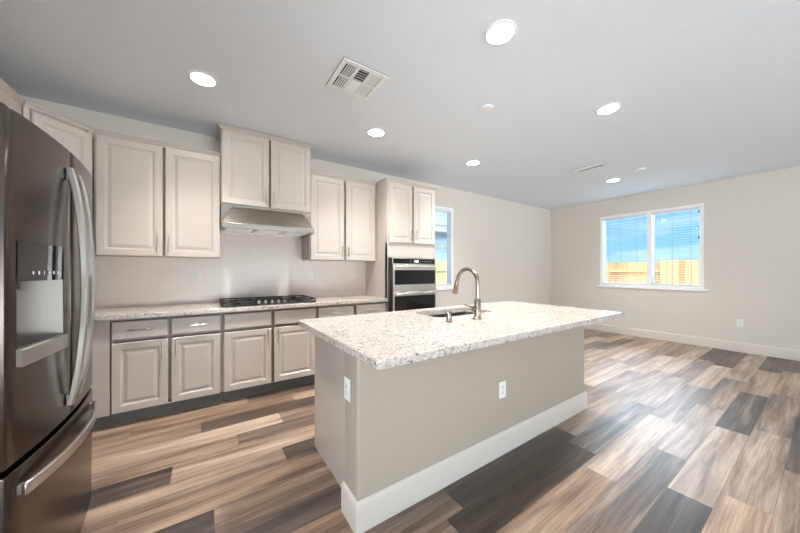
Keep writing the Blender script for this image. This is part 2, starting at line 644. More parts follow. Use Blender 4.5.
def wall_with_hole(name, axis, a0, a1, c0, c1, holes):
    """axis 'x': wall runs along x between y=c0..c1; holes are (h0, h1, z0, z1)"""
    mb = MB()
    def bx(p0, p1, z0, z1):
        if p1 - p0 < 1e-4 or z1 - z0 < 1e-4:
            return
        if axis == 'x':
            mb.box(p0, p1, c0, c1, z0, z1)
        else:
            mb.box(c0, c1, p0, p1, z0, z1)
    pos = a0
    for h0, h1, z0, z1 in sorted(holes):
        bx(pos, h0, 0, H)
        bx(h0, h1, 0, z0)
        bx(h0, h1, z1, H)
        pos = h1
    bx(pos, a1, 0, H)
    return structure(mb.build(name, M['wall'], smooth=False))

WR = (1.206, 2.749, 0.957, 2.400)       # right window: y0, y1, z0, z1
WB = (2.95, 3.72, 0.965, 2.39)          # narrow window beside the oven tower: x0, x1, z0, z1
wall_with_hole('wall_back', 'x', XL - T, XR + T, YB, YB + T, [WB])
wall_with_hole('wall_right', 'y', YR - T, YB, XR, XR + T, [WR])
wall_with_hole('wall_left', 'y', YR - T, YB, XL - T, XL, [(-1.85, 0.55, 0.0, 2.1)])  # opening added for the left fill lamp
wall_with_hole('wall_rear', 'x', XL, XR, YR - T, YR, [(-0.4, 5.2, 0.0, 2.2)])  # opening added for the rear fill lamp

# baseboards with an eased top edge
def baseboard(name, axis, a0, a1, c, d):
    prof = [(0, 0), (.016, 0), (.016, .128), (.012, .140), (.004, .148), (0, .149)]
    rings = []
    for a in (a0, a1):
        rings.append([(a, c + d * p, z) if axis == 'x' else (c + d * p, a, z) for p, z in prof])
    return structure(MB().loops(rings).build(name, M['trim']))
baseboard('baseboard_back', 'x', 2.76, XR, YB, -1)
baseboard('baseboard_right', 'y', YR, YB - .016, XR, -1)
baseboard('baseboard_left', 'y', 0.55, 1.30, XL, 1)

# ------------------------------------------------------------------ windows
def rect_frame(mb, o, w, x0, x1, z0, z1, y0, y1):
    """four bars around a rectangle, in local coordinates x, z; depth y0..y1"""
    mb.box(x0, x1, y0, y1, z0, z0 + w)
    mb.box(x0, x1, y0, y1, z1 - w, z1)
    mb.box(x0, x0 + w, y0, y1, z0 + w, z1 - w)
    mb.box(x1 - w, x1, y0, y1, z0 + w, z1 - w)
    return mb

def window(name, loc, rz, W, z0, z1, mullion, sash):
    """local frame: x along the wall, -y into the room, y=0 the wall face"""
    r = bpy.data.objects.new(name, None)
    C.objects.link(r)
    r.location = loc
    r.rotation_euler = (0, 0, rz)
    structure(r)
    mb = MB()
    rect_frame(mb, None, .045, 0, W, z0, z1, .004, .13)
    if mullion:
        mb.box(mullion - .036, mullion + .036, .004, .125, z0 + .045, z1 - .045)
        rect_frame(mb, None, .022, mullion + .036, W - .045, z0 + .045, z1 - .045, .075, .105)
        rect_frame(mb, None, .022, .045, mullion - .036, z0 + .045, z1 - .045, .09, .12)
    if sash:
        mb.box(.045, W - .045, .075, .12, sash - .02, sash + .02)
    mb.build('window_frame', M['vinyl'], r, bevel=.002)
    MB().box(.03, W - .03, .104, .108, z0 + .03, z1 - .03).build('glass_pane', M['glass'], r)
    s = MB().box(-.055, W + .055, -.028, .0, z0 - .032, z0)
    s.build('window_sill', M['vinyl'], r, bevel=.004)
    return r
# right wall: local x runs along -y of the room
WRW = WR[1] - WR[0]
window('window_1', (XR, WR[1], 0), -PI / 2, WRW, WR[2], WR[3], 0.815, None)
window('window_2', (WB[0], YB, 0), 0, WB[1] - WB[0], WB[2], WB[3], None, 1.69)

def blind(name, label, loc, rz, x0, x1, z0, z1, cords, group=None, tilt=0.03):
    r = thing(name, label, 'window blind', loc, rz, group)
    MB().box(x0 + .002, x1 - .002, .010, .060, z1 - .045, z1 - .002).build('head_rail', M['blind'], r, bevel=.003)
    sl = MB()
    pitch = .044
    n = int((z1 - .060 - (z0 + .03)) / pitch)
    for i in range(n):
        z = z0 + .036 + i * pitch
        rot = Matrix.Translation((0, .035, z)) @ Matrix.Rotation(tilt, 4, 'X')
        sl.box(x0 + .004, x1 - .004, -.018, .018, -.0012, .0012, rot)
    sl.build('slats', M['blind'], r, smooth=False)
    MB().box(x0 + .004, x1 - .004, .012, .058, z0 + .002, z0 + .018).build('bottom_rail', M['blind'], r, bevel=.003)
    for x in cords:
        lc = MB()
        for y in (.0105, .0595):
            lc.box(x - .002, x + .002, y - .0008, y + .0008, z0 + .012, z1 - .045)
        lc.build('ladder_cord', M['cord'], r)
    return r
bz0, bz1 = WR[2] + .045, WR[3] - .045
blind('window_blind', 'white horizontal blind with open slats over the left pane of the wide window',
      (XR, WR[1], 0), -PI / 2,   .045, .779, bz0, bz1, (.16, .36, .62))
bl = blind('window_blind', 'white horizontal blind with open slats over the right pane of the wide window',
           (XR, WR[1], 0), -PI / 2, .851, WRW - .045, bz0, bz1, (.90, 1.14, 1.38))
for z in (2.27, 1.83):
    MB().lathe([(.003, -.02), (.009, -.012), (.009, .012), (.004, .02)], (WRW - .06, -.004, z), 'z', 12).build('cord_stop', M['latch'], bl)
blind('window_blind', 'narrow white horizontal blind in the small window beside the oven tower',
      (WB[0], YB, 0), 0, .045, WB[1] - WB[0] - .045, WB[2] + .045, WB[3] - .045, (.12, .62))

# unseen glass doors added in the rear wall to let fill light in
d = bpy.data.objects.new('door_added_rear', None)
C.objects.link(d)
d.location = (-0.4, YR, 0)
structure(d)
mb = MB()
rect_frame(mb, None, .06, 0, 5.6, 0, 2.2, -.12, -.03)
for x in (1.87, 3.73):
    mb.box(x - .05, x + .05, -.11, -.04, .06, 2.14)
mb.build('door_frame', M['trim'], d, bevel=.003)
MB().box(.05, 5.55, -.078, -.072, .05, 2.15).build('glass_pane', M['glass'], d)

d = bpy.data.objects.new('door_added_left', None)  # unseen glass door added in the left wall to admit fill light
C.objects.link(d)
d.location = (XL, -1.85, 0)
d.rotation_euler = (0, 0, PI / 2)
structure(d)
mb = MB()
rect_frame(mb, None, .06, 0, 2.4, 0, 2.1, .03, .12)
mb.box(1.15, 1.25, .04, .11, .06, 2.04)
mb.build('door_frame', M['trim'], d, bevel=.003)
MB().box(.05, 2.35, .072, .078, .05, 2.05).build('glass_pane', M['glass'], d)

# ------------------------------------------------------------------ cabinets
def door_profile(yb, yf):
    """raised panel door from its back yb to its face yf (yf < yb): nested loops"""
    return [(0, yb), (0, yf + .004), (.004, yf), (.052, yf), (.056, yf + .003), (.060, yf + .003),
            (.066, yf + .009), (.074, yf + .009), (.096, yf + .002), (.100, yf + .002)]

def bar_pull(parent, x, z, L, vert, y):
    mb = MB()
    q = L / 2
    o = .032
    if vert:
        mb.tube([(x, y - o, z - q), (x, y - o, z + q)], .0055, 10)
        for s in (-.34, .34):
            mb.tube([(x, y + .001, z + s * L), (x, y - o, z + s * L)], .0045, 8)
    else:
        mb.tube([(x - q, y - o, z), (x + q, y - o, z)], .0055, 10)
        for s in (-.34, .34):
            mb.tube([(x + s * L, y + .001, z), (x + s * L, y - o, z)], .0045, 8)
    return mb.build('handle', M['nickel'], parent)

DT = .020   # door thickness
def cabinet(name, label, loc, rz, W, D, z1, doors=(), drawers=(), crown=None, kick=0.0, solid=(), group=None, z0=0.0, side_gap=0.001):
    """local frame: x along the front, -y outwards, door faces at y = -D; loc is the back left lower corner"""
    r = thing(name, label, 'cabinet', loc, rz, group)
    yf = -D
    b = MB()
    e = .0005
    b.box(e, W - e, yf + DT + .055, -.002, z0 + kick, z1)            # recessed box
    b.box(e, e + .016, yf + DT + side_gap, yf + DT + .055, z0 + kick, z1)      # side walls
    b.box(W - e - .016, W - e, yf + DT + side_gap, yf + DT + .055, z0 + kick, z1)
    b.box(e + .016, W - e - .016, yf + DT + .001, yf + DT + .055, z1 - .012, z1)
    b.box(e + .016, W - e - .016, yf + DT + .001, yf + DT + .055, z0 + kick, z0 + kick + .012)
    for x0, x1, a0, a1 in solid:
        b.box(x0, x1, yf + DT, yf + DT + .056, a0, a1)
    b.build('cabinet_box', M['cabinet'], r, bevel=.001, segs=1)
    for x0, x1, a0, a1, hx, hz in doors:
        m = MB().frame(x0, x1, a0, a1, door_profile(yf + DT, yf))
        dd = m.build('door', M['cabinet'], r, smooth=False)
        if hx is not None:
            bar_pull(dd, hx, hz, .145, True, yf)
    for x0, x1, a0, a1, has in drawers:
        m = MB().frame(x0, x1, a0, a1, [(0, yf + DT), (0, yf + .007), (.007, yf), (.010, yf)])
        dd = m.build('drawer', M['cabinet'], r, smooth=False)
        if has:
            bar_pull(dd, (x0 + x1) / 2, (a0 + a1) / 2, .16, False, yf)
    if kick > 0:
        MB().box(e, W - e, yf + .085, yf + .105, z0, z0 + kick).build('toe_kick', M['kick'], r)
    if crown:
        h, p, l, rt = crown
        crown_mould(r, W, yf + DT, z1, h, p, l, rt)
    return r

def crown_mould(parent, W, yf, z1, h, p, left, right, name='crown_molding'):
    """moulding along the front, with returns left and/or right (their depth, or 0)"""
    prof = [(0.0, -.002), (.006, 0.0), (.010, h * .25), (p * .55, h * .55), (p * .85, h * .72), (p, h * .8), (p, h), (-.004, h)]
    mb = MB()
    pts = []
    if left:
        pts.append((0, left, (-1, 0)))
    pts.append((0, yf, (-1 if left else 0, -1)))
    pts.append((W, yf, (1 if right else 0, -1)))
    if right:
        pts.append((W, right, (1, 0)))
    rings = []
    for x, y, dr in pts:
        rings.append([(x + dr[0] * q, y + dr[1] * q, z1 + z) for q, z in prof])
    mb.loops(rings)
    return mb.build(name, M['cabinet'], parent)

YW = YB - .002
UD = YW - 3.48       # upper door face depth
UB = 1.398           # underside of the uppers
CR = (.030, .030)

def pair(x0, xm0, xm1, x1, z0, z1, hz):
    return [(x0, xm0, z0, z1, xm0 - .030, hz), (xm1, x1, z0, z1, xm1 + .030, hz)]

ox = -.780
cabinet('wall_cabinet', 'two-door wall cabinet between the corner cabinet and the range hood', (ox, YW, UB), 0, .915, UD, 1.035,
        pair(.016, .456, .476, .905, .002, 1.020, .115), crown=(CR[0], CR[1], 0, 0), group='wall cabinets')
ox = 1.043
cabinet('wall_cabinet', 'two-door wall cabinet between the range hood and the oven tower', (ox, YW, UB), 0, .906, UD, 1.035,
        pair(.012, .440, .462, .892, .002, 1.020, .115), crown=(CR[0], CR[1], 0, 0), group='wall cabinets')
ox = .137
HD = YW - 3.413
cabinet('wall_cabinet', 'raised two-door wall cabinet directly above the steel range hood, its crown touching the ceiling', (ox, YW, 1.945), 0, .904, HD, .752,
        pair(.010, .445, .463, .896, .004, .745, .110), crown=(.036, .036, -.002, -.002), group='wall cabinets')
# diagonal corner cabinet: its own pentagon body
def corner_cabinet():
    z0, z1 = UB, UB + 1.035
    A, B = Vector((-1.063, 3.195)), Vector((-.782, 3.476))
    L = (B - A).length
    ang = math.atan2(B.y - A.y, B.x - A.x)
    r = thing('wall_cabinet', 'diagonal corner wall cabinet with one door, partly behind the refrigerator top', 'cabinet',
              (A.x, A.y, z0), ang, 'wall cabinets')
    inv = Matrix.Rotation(-ang, 2)
    def loc(x, y):
        q = inv @ (Vector((x, y)) - A)
        return q.x, q.y
    n = Vector((math.sin(ang), -math.cos(ang)))
    a2, b2 = A - n * .06, B - n * .06
    poly = [loc(*p) for p in ((a2.x, a2.y), (b2.x, b2.y), (-.7825, YW), (XL + .002, YW), (XL + .002, 3.195))]
    m = MB().loops([[(x, y, 0) for x, y in poly], [(x, y, 1.035) for x, y in poly]])
    m.box(.0, .030, 0, .07, 0, 1.035).box(L - .030, L, 0, .07, 0, 1.035)
    m.build('cabinet_box', M['cabinet'], r)
    dd = MB().frame(.036, L - .018, .002, 1.012, door_profile(0, -DT)).build('door', M['cabinet'], r, smooth=False)
    bar_pull(dd, .07, .115, .145, True, -DT)
    crown_mould(r, L, 0, 1.035, CR[0], CR[1], 0, 0)
    return r
corner_cabinet()
# over-refrigerator cabinet on the left wall (front towards +x)
ox = 1.62
cabinet('wall_cabinet', 'wall cabinet on the left wall above the refrigerator', (XL + .002, ox, 1.84), PI / 2, 3.193 - ox, 1.063 - 1.39 + .654, .593,
        pair(.02, .765, .785, 1.545, .004, .575, .11), crown=(CR[0], CR[1], 0, 0), group='wall cabinets')

# oven tower
tw = cabinet('oven_tower', 'tall greige oven tower with two doors over the wall ovens', (1.952, YW, 0), 0, .800, YW - 3.18, 2.425,
        pair(.018, .388, .412, .788, 1.634, 2.410, 1.745), crown=(CR[0], CR[1], -UD - .036, -.002), kick=.10,
        solid=[(.0005, .7995, 1.44, 1.632), (.0005, .7995, .10, .62), (.0005, .022, .6, 1.46), (.778, .7995, .6, 1.46)])

# base cabinets
BD = YW - 3.20
BZ = .873
KICK = .112
dz0, dz1 = .708, .853
cz0, cz1 = .120, .680
ox = -.625
cabinet('base_cabinet', 'base cabinet of two drawers over two doors, nearest the refrigerator', (ox, YW, 0), 0, .762, BD, BZ,
        [(.010, .364, cz0, cz1, .364 - .035, .60), (.386, .748, cz0, cz1, .386 + .035, .60)],
        [(.010, .364, dz0, dz1, True), (.386, .748, dz0, dz1, True)], kick=KICK, group='base cabinets', side_gap=.03)
ox = .138
cabinet('base_cabinet', 'base cabinet with two plain handleless fronts under the black cooktop', (ox, YW, 0), 0, .903, BD, BZ,
        [(.014, .431, cz0, cz1, .431 - .035, .60), (.457, .890, cz0, cz1, .457 + .035, .60)],
        [(.014, .431, dz0, dz1, False), (.457, .890, dz0, dz1, False)], kick=KICK, group='base cabinets', side_gap=.03)
ox = 1.042
cabinet('base_cabinet', 'base cabinet between the cooktop and the oven tower, half hidden by the island', (ox, YW, 0), 0, .908, BD, BZ,
        [(.013, .442, cz0, cz1, .442 - .035, .60), (.476, .902, cz0, cz1, .476 + .035, .60)],
        [(.013, .442, dz0, dz1, True), (.476, .902, dz0, dz1, True)], kick=KICK, group='base cabinets', side_gap=.03)
r = thing('corner_base_cabinet', 'plain corner base cabinet end at the refrigerator side of the counter run', 'cabinet', (XL + .002, YW, 0))
w = -.626 - (XL + .002)
MB().box(0, w, -BD + .012, -.002, KICK, BZ).build('cabinet_box', M['cabinet'], r, bevel=.001)
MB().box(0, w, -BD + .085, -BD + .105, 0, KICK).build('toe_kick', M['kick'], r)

# countertop of the wall run
mb = MB().box(XL + .002, 1.949, 3.17, YW - .010, BZ + .001, .914)
tag(mb.build('countertop', M['granite'], bevel=.004), 'speckled granite countertop along the back wall under the cooktop', 'countertop', 'granite countertops')
# tiles
mb = MB().box(XL + .002, .1375, YW - .008, YW, .900, UB - .001)
mb.box(.1375, 1.0425, YW - .008, YW, .900, 1.944)
mb.box(1.0425, 1.951, YW - .008, YW, .900, UB - .001)
tag(mb.build('tile_backsplash', M['tile'], smooth=False), 'glossy white subway tile backsplash above the wall countertop', 'backsplash')

# ------------------------------------------------------------------ cooktop
def cooktop():
    r = thing('gas_cooktop', 'black gas cooktop with steel knobs on the granite counter under the hood', 'cooktop', (.59, 3.50, .9145))
    w, dep = .452, .262
    m = MB().frame(-w, w, -dep, dep, [(0, 0), (0, .008), (.012, .014), (.02, .010), (.022, .010)])
    # frame() works in xz: turn it to lie flat
    m.v = [(x, z, y) for x, y, z in m.v]
    m.build('glass_top', M['black'], r)
    for (bx, by, rad) in ((-.32, .12, .045), (-.32, -.10, .035), (0, .09, .055), (.32, .12, .045), (.32, -.10, .035)):
        b = MB().lathe([(rad, .010), (rad, .018), (rad * .8, .024), (rad * .8, .030), (rad * .5, .033)], (bx, by, 0), 'z', 20)
        b.build('burner', M['iron'], r)
    for gx in (-.30, 0, .30):
        g = MB()
        x0, x1, y0, y1 = gx - .146, gx + .146, (-.245 if gx else -.14), .245
        for x in (x0, x1):
            g.box(x - .006, x + .006, y0, y1, .032, .046)
        for y in (y0, (y0 + y1) / 2, y1):
            g.box(x0, x1, y - .006, y + .006, .032, .046)
        g.box(gx - .006, gx + .006, y0, y1, .032, .046)
        for x in (x0, x1):
            for y in (y0, y1):
                g.box(x - .007, x + .007, y - .007, y + .007, .010, .034)
        g.build('grate', M['iron'], r, bevel=.002)
    for i in range(5):
        x = -.125 + i * .0635
        kb = MB().lathe([(.018, .010), (.018, .014), (.015, .017), (.014, .040), (.011, .043)], (x, -.205, 0), 'z', 18)
        kb.build('knob', M['steel'], r)
    return r
cooktop()

# ------------------------------------------------------------------ range hood
def hood():
    r = thing('range_hood', 'brushed steel under-cabinet range hood with slanted front over the cooktop', 'hood', (.137, YW - .009, 1.685))
    W = .900
    x0, x1 = .004, W
    yb, yt, yf = 0, -(YW - .009 - 3.42), -(YW - .009 - 3.282)
    # back box and slanted canopy
    m = MB().box(x0, x1, yt, yb, .052, .257)
    m.build('hood_body', M['hood_steel'], r)
    lo = [(x0, yf, .052), (x1, yf, .052), (x1, yt - .001, .052), (x0, yt - .001, .052)]
    hi = [(x0 + .095, yt - .012, .232), (x1 - .095, yt - .012, .232), (x1 - .095, yt - .001, .232), (x0 + .095, yt - .001, .232)]
    MB().loops([lo, hi]).build('canopy', M['hood_steel'], r, bevel=.002)
    MB().box(x0 + .095, x1 - .095, yt - .016, yt - .001, .233, .248).build('top_lip', M['hood_steel'], r, bevel=.002)
    # rim: open tray
    rim = MB()
    rim.box(x0, x1, yf - .002, yf + .012, 0, .0515)
    rim.box(x0, x1, yb - .02, yb, 0, .0515)
    rim.box(x0, x0 + .012, yf + .012, yb - .02, 0, .0515).box(x1 - .012, x1, yf + .012, yb - .02, 0, .0515)
    rim.box(x0 + .012, x1 - .012, yf + .012, yb - .02, .030, .0515)
    rim.build('rim', M['hood_steel'], r, bevel=.001)
    for i in range(3):
        a = x0 + .03 + i * .285
        f = MB().box(a, a + .270, yf + .06, yb - .05, .012, .0295)
        for j in range(12):
            yy = yf + .08 + j * .027
            f.box(a + .02, a + .25, yy, yy + .012, .007, .013)
        f.build('filter', M['steel'], r)
    return r
hood()

# ------------------------------------------------------------------ wall oven and microwave
def oven():
    r = thing('wall_oven', 'stainless microwave and oven combination set in the tall oven tower', 'oven', (1.984, 3.137, .60))
    W, z = .715, -.60
    f = MB().box(-.030, W + .004, .001, .042, .03, .830)
    f.build('side_trim', M['black'], r)
    def face(z0, z1, name, mat, parent=r, y0=-.002, y1=.0, x0=0, x1=W, bev=.003):
        return MB().box(x0, x1, y0, y1, z0 + z, z1 + z).build(name, mat, parent, bevel=bev)
    face(1.353, 1.432, 'control_panel', M['oven_steel'], y0=-.012)
    cp = face(1.360, 1.424, 'control_glass', M['black_glass'], y0=-.014, y1=-.012, x0=.012, x1=W - .012, bev=0)
    MB().box(.345, .415, -.0148, -.0141, 1.378 + z, 1.408 + z).build('display', M['display'], r)
    for i in range(7):
        MB().box(.44 + i * .033, .452 + i * .033, -.0148, -.0141, 1.389 + z, 1.397 + z).build('button', M['grey_plastic'], r)
    MB().lathe([(.008, -.0148), (.008, -.0141)], (.28, 0, 1.393 + z), 'y', 16).build('button', M['grey_plastic'], r)
    for z0, z1, w0, w1, hz, nm in ((1.000, 1.349, 1.086, 1.276, 1.315, 'microwave_door'), (.640, .995, .680, .940, .968, 'oven_door')):
        dd = face(z0, z1, nm, M['oven_steel'], y0=-.030)
        face(w0, w1, 'window', M['black_glass'], dd, y0=-.0315, y1=-.030, x0=.022, x1=W - .022, bev=0)
        h = MB().tube([(.03, -.062, hz + z), (W - .03, -.062, hz + z)], .012, 14)
        for x in (.06, W - .06):
            h.box(x - .010, x + .010, -.062, -.029, hz + z - .008, hz + z + .008)
        h.build('handle', M['oven_steel'], dd)
    return r
oven()

# ------------------------------------------------------------------ island
IX0, IX1, IY0, IY1 = .556, 2.949, .985, 2.118
def island():
    r = thing('kitchen_island', 'kitchen island base with painted half wall, white baseboard and cabinet end panel', 'island', (.613, 1.279, 0))
    bx, by = .613, 1.279
    BW = 2.913 - bx
    # half wall with rounded drywall corners
    def rr(x0, x1, y0, y1, rad, n=5):
        pts = []
        for cx, cy, a0 in ((x0 + rad, y0 + rad, PI), (x1 - rad, y0 + rad, 1.5 * PI), (x1 - rad, y1 - rad, 0), (x0 + rad, y1 - rad, .5 * PI)):
            for i in range(n + 1):
                a = a0 + .5 * PI * i / n
                pts.append((cx + rad * math.cos(a), cy + rad * math.sin(a)))
        return pts
    p = rr(0, BW, 0, .165, .016)
    MB().loops([[(x, y, 0) for x, y in p], [(x, y, .872) for x, y in p]]).build('half_wall', M['half_wall'], r)
    # baseboard wrapped round three sides
    prof = [(0.0005, 0), (.016, 0), (.016, .130), (.012, .142), (.004, .151), (.0005, .153)]
    path = [(0, .166, (-1, 0)), (0, 0, (-1, -1)), (BW, 0, (1, -1)), (BW, .166, (1, 0))]
    rings = [[(x + d[0] * q, y + d[1] * q, z) for q, z in prof] for x, y, d in path]
    MB().loops(rings).build('baseboard', M['trim'], r, bevel=.0015)
    # cabinets on the kitchen side
    ya, yb = .1655, 2.088 - by
    c = MB().box(.047, .066, ya, yb, 0, .872).box(BW - .023, BW - .004, ya, yb, 0, .872)
    c.box(.066, BW - .023, ya, ya + .012, 0, .872).box(.066, BW - .023, yb - .012, yb, .10, .872)
    c.box(.066, BW - .023, ya + .012, yb - .012, .10, .118).box(.066, BW - .023, yb - .09, yb - .075, 0, .0995)
    c.build('cabinet_box', M['cabinet'], r, bevel=.001)
    yf = 2.088 - by
    n = 4
    wd = (BW - .07) / n
    for i in range(n):
        a = .055 + i * wd
        m = MB().frame(a + .008, a + wd - .008, .12, .85, [(q, -y) for q, y in door_profile(-yf - .001, -yf - DT)])
        m.build('door', M['cabinet'], r, smooth=False)
    return r
M['half_wall'] = textured_paint('shaded_half_wall_paint', rgb(177, 166, 152), 45, 0.35)  # the walls' paint, with dimmer light and floor bounce put into its colour
island()

# countertop with a rounded sink opening
SX0, SX1, SY0, SY1 = 1.45, 2.09, 1.632, 1.975
def rounded(x0, x1, y0, y1, rad, n=6):
    pts = []
    for cx, cy, a0 in ((x0 + rad, y0 + rad, PI), (x1 - rad, y0 + rad, 1.5 * PI), (x1 - rad, y1 - rad, 0), (x0 + rad, y1 - rad, .5 * PI)):
        for i in range(n + 1):
            a = a0 + .5 * PI * i / n
            pts.append((cx + rad * math.cos(a), cy + rad * math.sin(a)))
    return pts

def island_top():
    n = 6
    inner = rounded(SX0, SX1, SY0, SY1, .06, n)
    outer = rounded(IX0, IX1, IY0, IY1, .012, n)
    zt, zb = .914, .8735
    N = len(inner)
    vs = []
    def ring(pts, z):
        k = len(vs)
        vs.extend([(x, y, z) for x, y in pts])
        return list(range(k, k + N))
    ins = rounded(IX0 + .004, IX1 - .004, IY0 + .004, IY1 - .004, .010, n)
    r = [ring(inner, zb), ring(inner, zt), ring(ins, zt), ring(outer, zt - .004), ring(outer, zb + .004), ring(ins, zb)]
    fs = []
    for a, b in zip(r, r[1:] + r[:1]):
        for j in range(N):
            q = (j + 1) % N
            fs.append((a[j], a[q], b[q], b[j]))
    o = MB().add(vs, fs).build('countertop', M['granite'])
    return tag(o, 'large speckled granite countertop overhanging the kitchen island', 'countertop', 'granite countertops')
island_top()

def sink():
    r = thing('kitchen_sink', 'undermount steel sink set in the island countertop behind the faucet', 'sink', ((SX0 + SX1) / 2, (SY0 + SY1) / 2, .70))
    cx, cy = (SX0 + SX1) / 2, (SY0 + SY1) / 2
    def rg(g, rad, z):
        return [(x - cx, y - cy, z - .70) for x, y in rounded(SX0 + g, SX1 - g, SY0 + g, SY1 - g, rad)]
    m = MB()
    rings = [rg(-.012, .065, .8725), rg(.001, .06, .8725), rg(.004, .06, .76), rg(.03, .05, .735), rg(.10, .03, .730)]
    m.loops(rings, cap0=False, cap1=True)
    m.loops([rg(-.012, .065, .8720), rg(-.008, .06, .75), rg(.03, .05, .725)], cap0=False, cap1=True)
    m.build('basin', M['sink_steel'], r)
    MB().lathe([(.045, .0305), (.045, .034), (.03, .036), (.01, .033)], (0, 0, 0), 'z', 24).build('drain', M['steel'], r)
    return r
sink()

def faucet():
    fx, fy, fz = 1.645, 1.44, .9145
    r = thing('kitchen_faucet', 'brushed gooseneck pull-down faucet standing on the island countertop', 'faucet', (fx, fy, fz))
    b = MB().lathe([(.032, 0), (.032, .006), (.0235, .012), (.0235, .135), (.020, .142), (.015, .150)], (0, 0, 0), 'z', 24)
    b.build('body', M['faucet'], r)
    pts = [(0, 0, .13), (0, 0, .20), (0, 0, .263)]
    R = .100
    for i in range(1, 15):
        a = PI * i / 16
        pts.append((0, R - R * math.cos(a), .263 + R * math.sin(a)))
    lx, ly, lz = pts[-1]
    pts.append((0, ly + .012, lz - .035))
    MB().tube(pts, .0135, 16).build('gooseneck', M['faucet'], r)
    MB().tube([(0, ly + .012, lz - .032), (0, ly + .018, lz - .055), (0, ly + .034, lz - .125), (0, ly + .036, lz - .132)],
              [.0145, .017, .020, .016], 16).build('spray_head', M['faucet'], r)
    h = MB().tube([(-.02, 0, .078), (-.052, 0, .078)], .0165, 16)
    h.tube([(-.047, 0, .080), (-.075, .004, .094), (-.118, .010, .110)], [.008, .006, .005], 10)
    h.build('lever_handle', M['faucet'], r)
    return r
faucet()
mb = MB().lathe([(.024, 0), (.024, .004), (.0195, .007), (.0195, .062), (.017, .070), (.009, .075)], (0, 0, 0), 'z', 24)
o = mb.build('sink_air_gap', M['faucet'])
o.location = (1.386, 1.463, .9145)
tag(o, 'short round steel cap beside the faucet on the island countertop', 'air gap')

# ------------------------------------------------------------------ electrical plates
def outlet(label, loc, rz, kind='duplex'):
    r = thing('wall_outlet' if kind == 'duplex' else 'light_switch', label, 'outlet' if kind == 'duplex' else 'switch', loc, rz, 'white outlet plates' if kind == 'duplex' else None)
    MB().box(-.035, .035, -.006, -.0005, -.057, .057).build('cover_plate', M['plastic'], r, bevel=.003)
    MB().box(-.0165, .0165, -.008, -.006, -.034, .034).build('receptacle', M['plastic'], r, bevel=.001)
    if kind == 'duplex':
        s = MB()
        for z in (-.017, .017):
            s.box(-.008, -.0055, -.0085, -.0078, z - .003, z + .006)
            s.box(.0055, .008, -.0085, -.0078, z - .003, z + .006)
            s.box(-.002, .002, -.0085, -.0078, z - .010, z - .006)
        s.build('slots', M['slot'], r)
    return r
outlet('white outlet on the long front face of the island half wall', (1.711, 1.279, .442), 0)
outlet('white outlet on the narrow left end of the island half wall', (.613, 1.395, .655), -PI / 2)
outlet('white outlet low on the right wall below the wide window', (XR, .812, .451), -PI / 2)
outlet('white outlet on the tile backsplash left of the range hood', (-.085, YW - .008, 1.205), 0)
outlet('white outlet on the tile backsplash right of the range hood', (1.145, YW - .008, 1.205), 0)

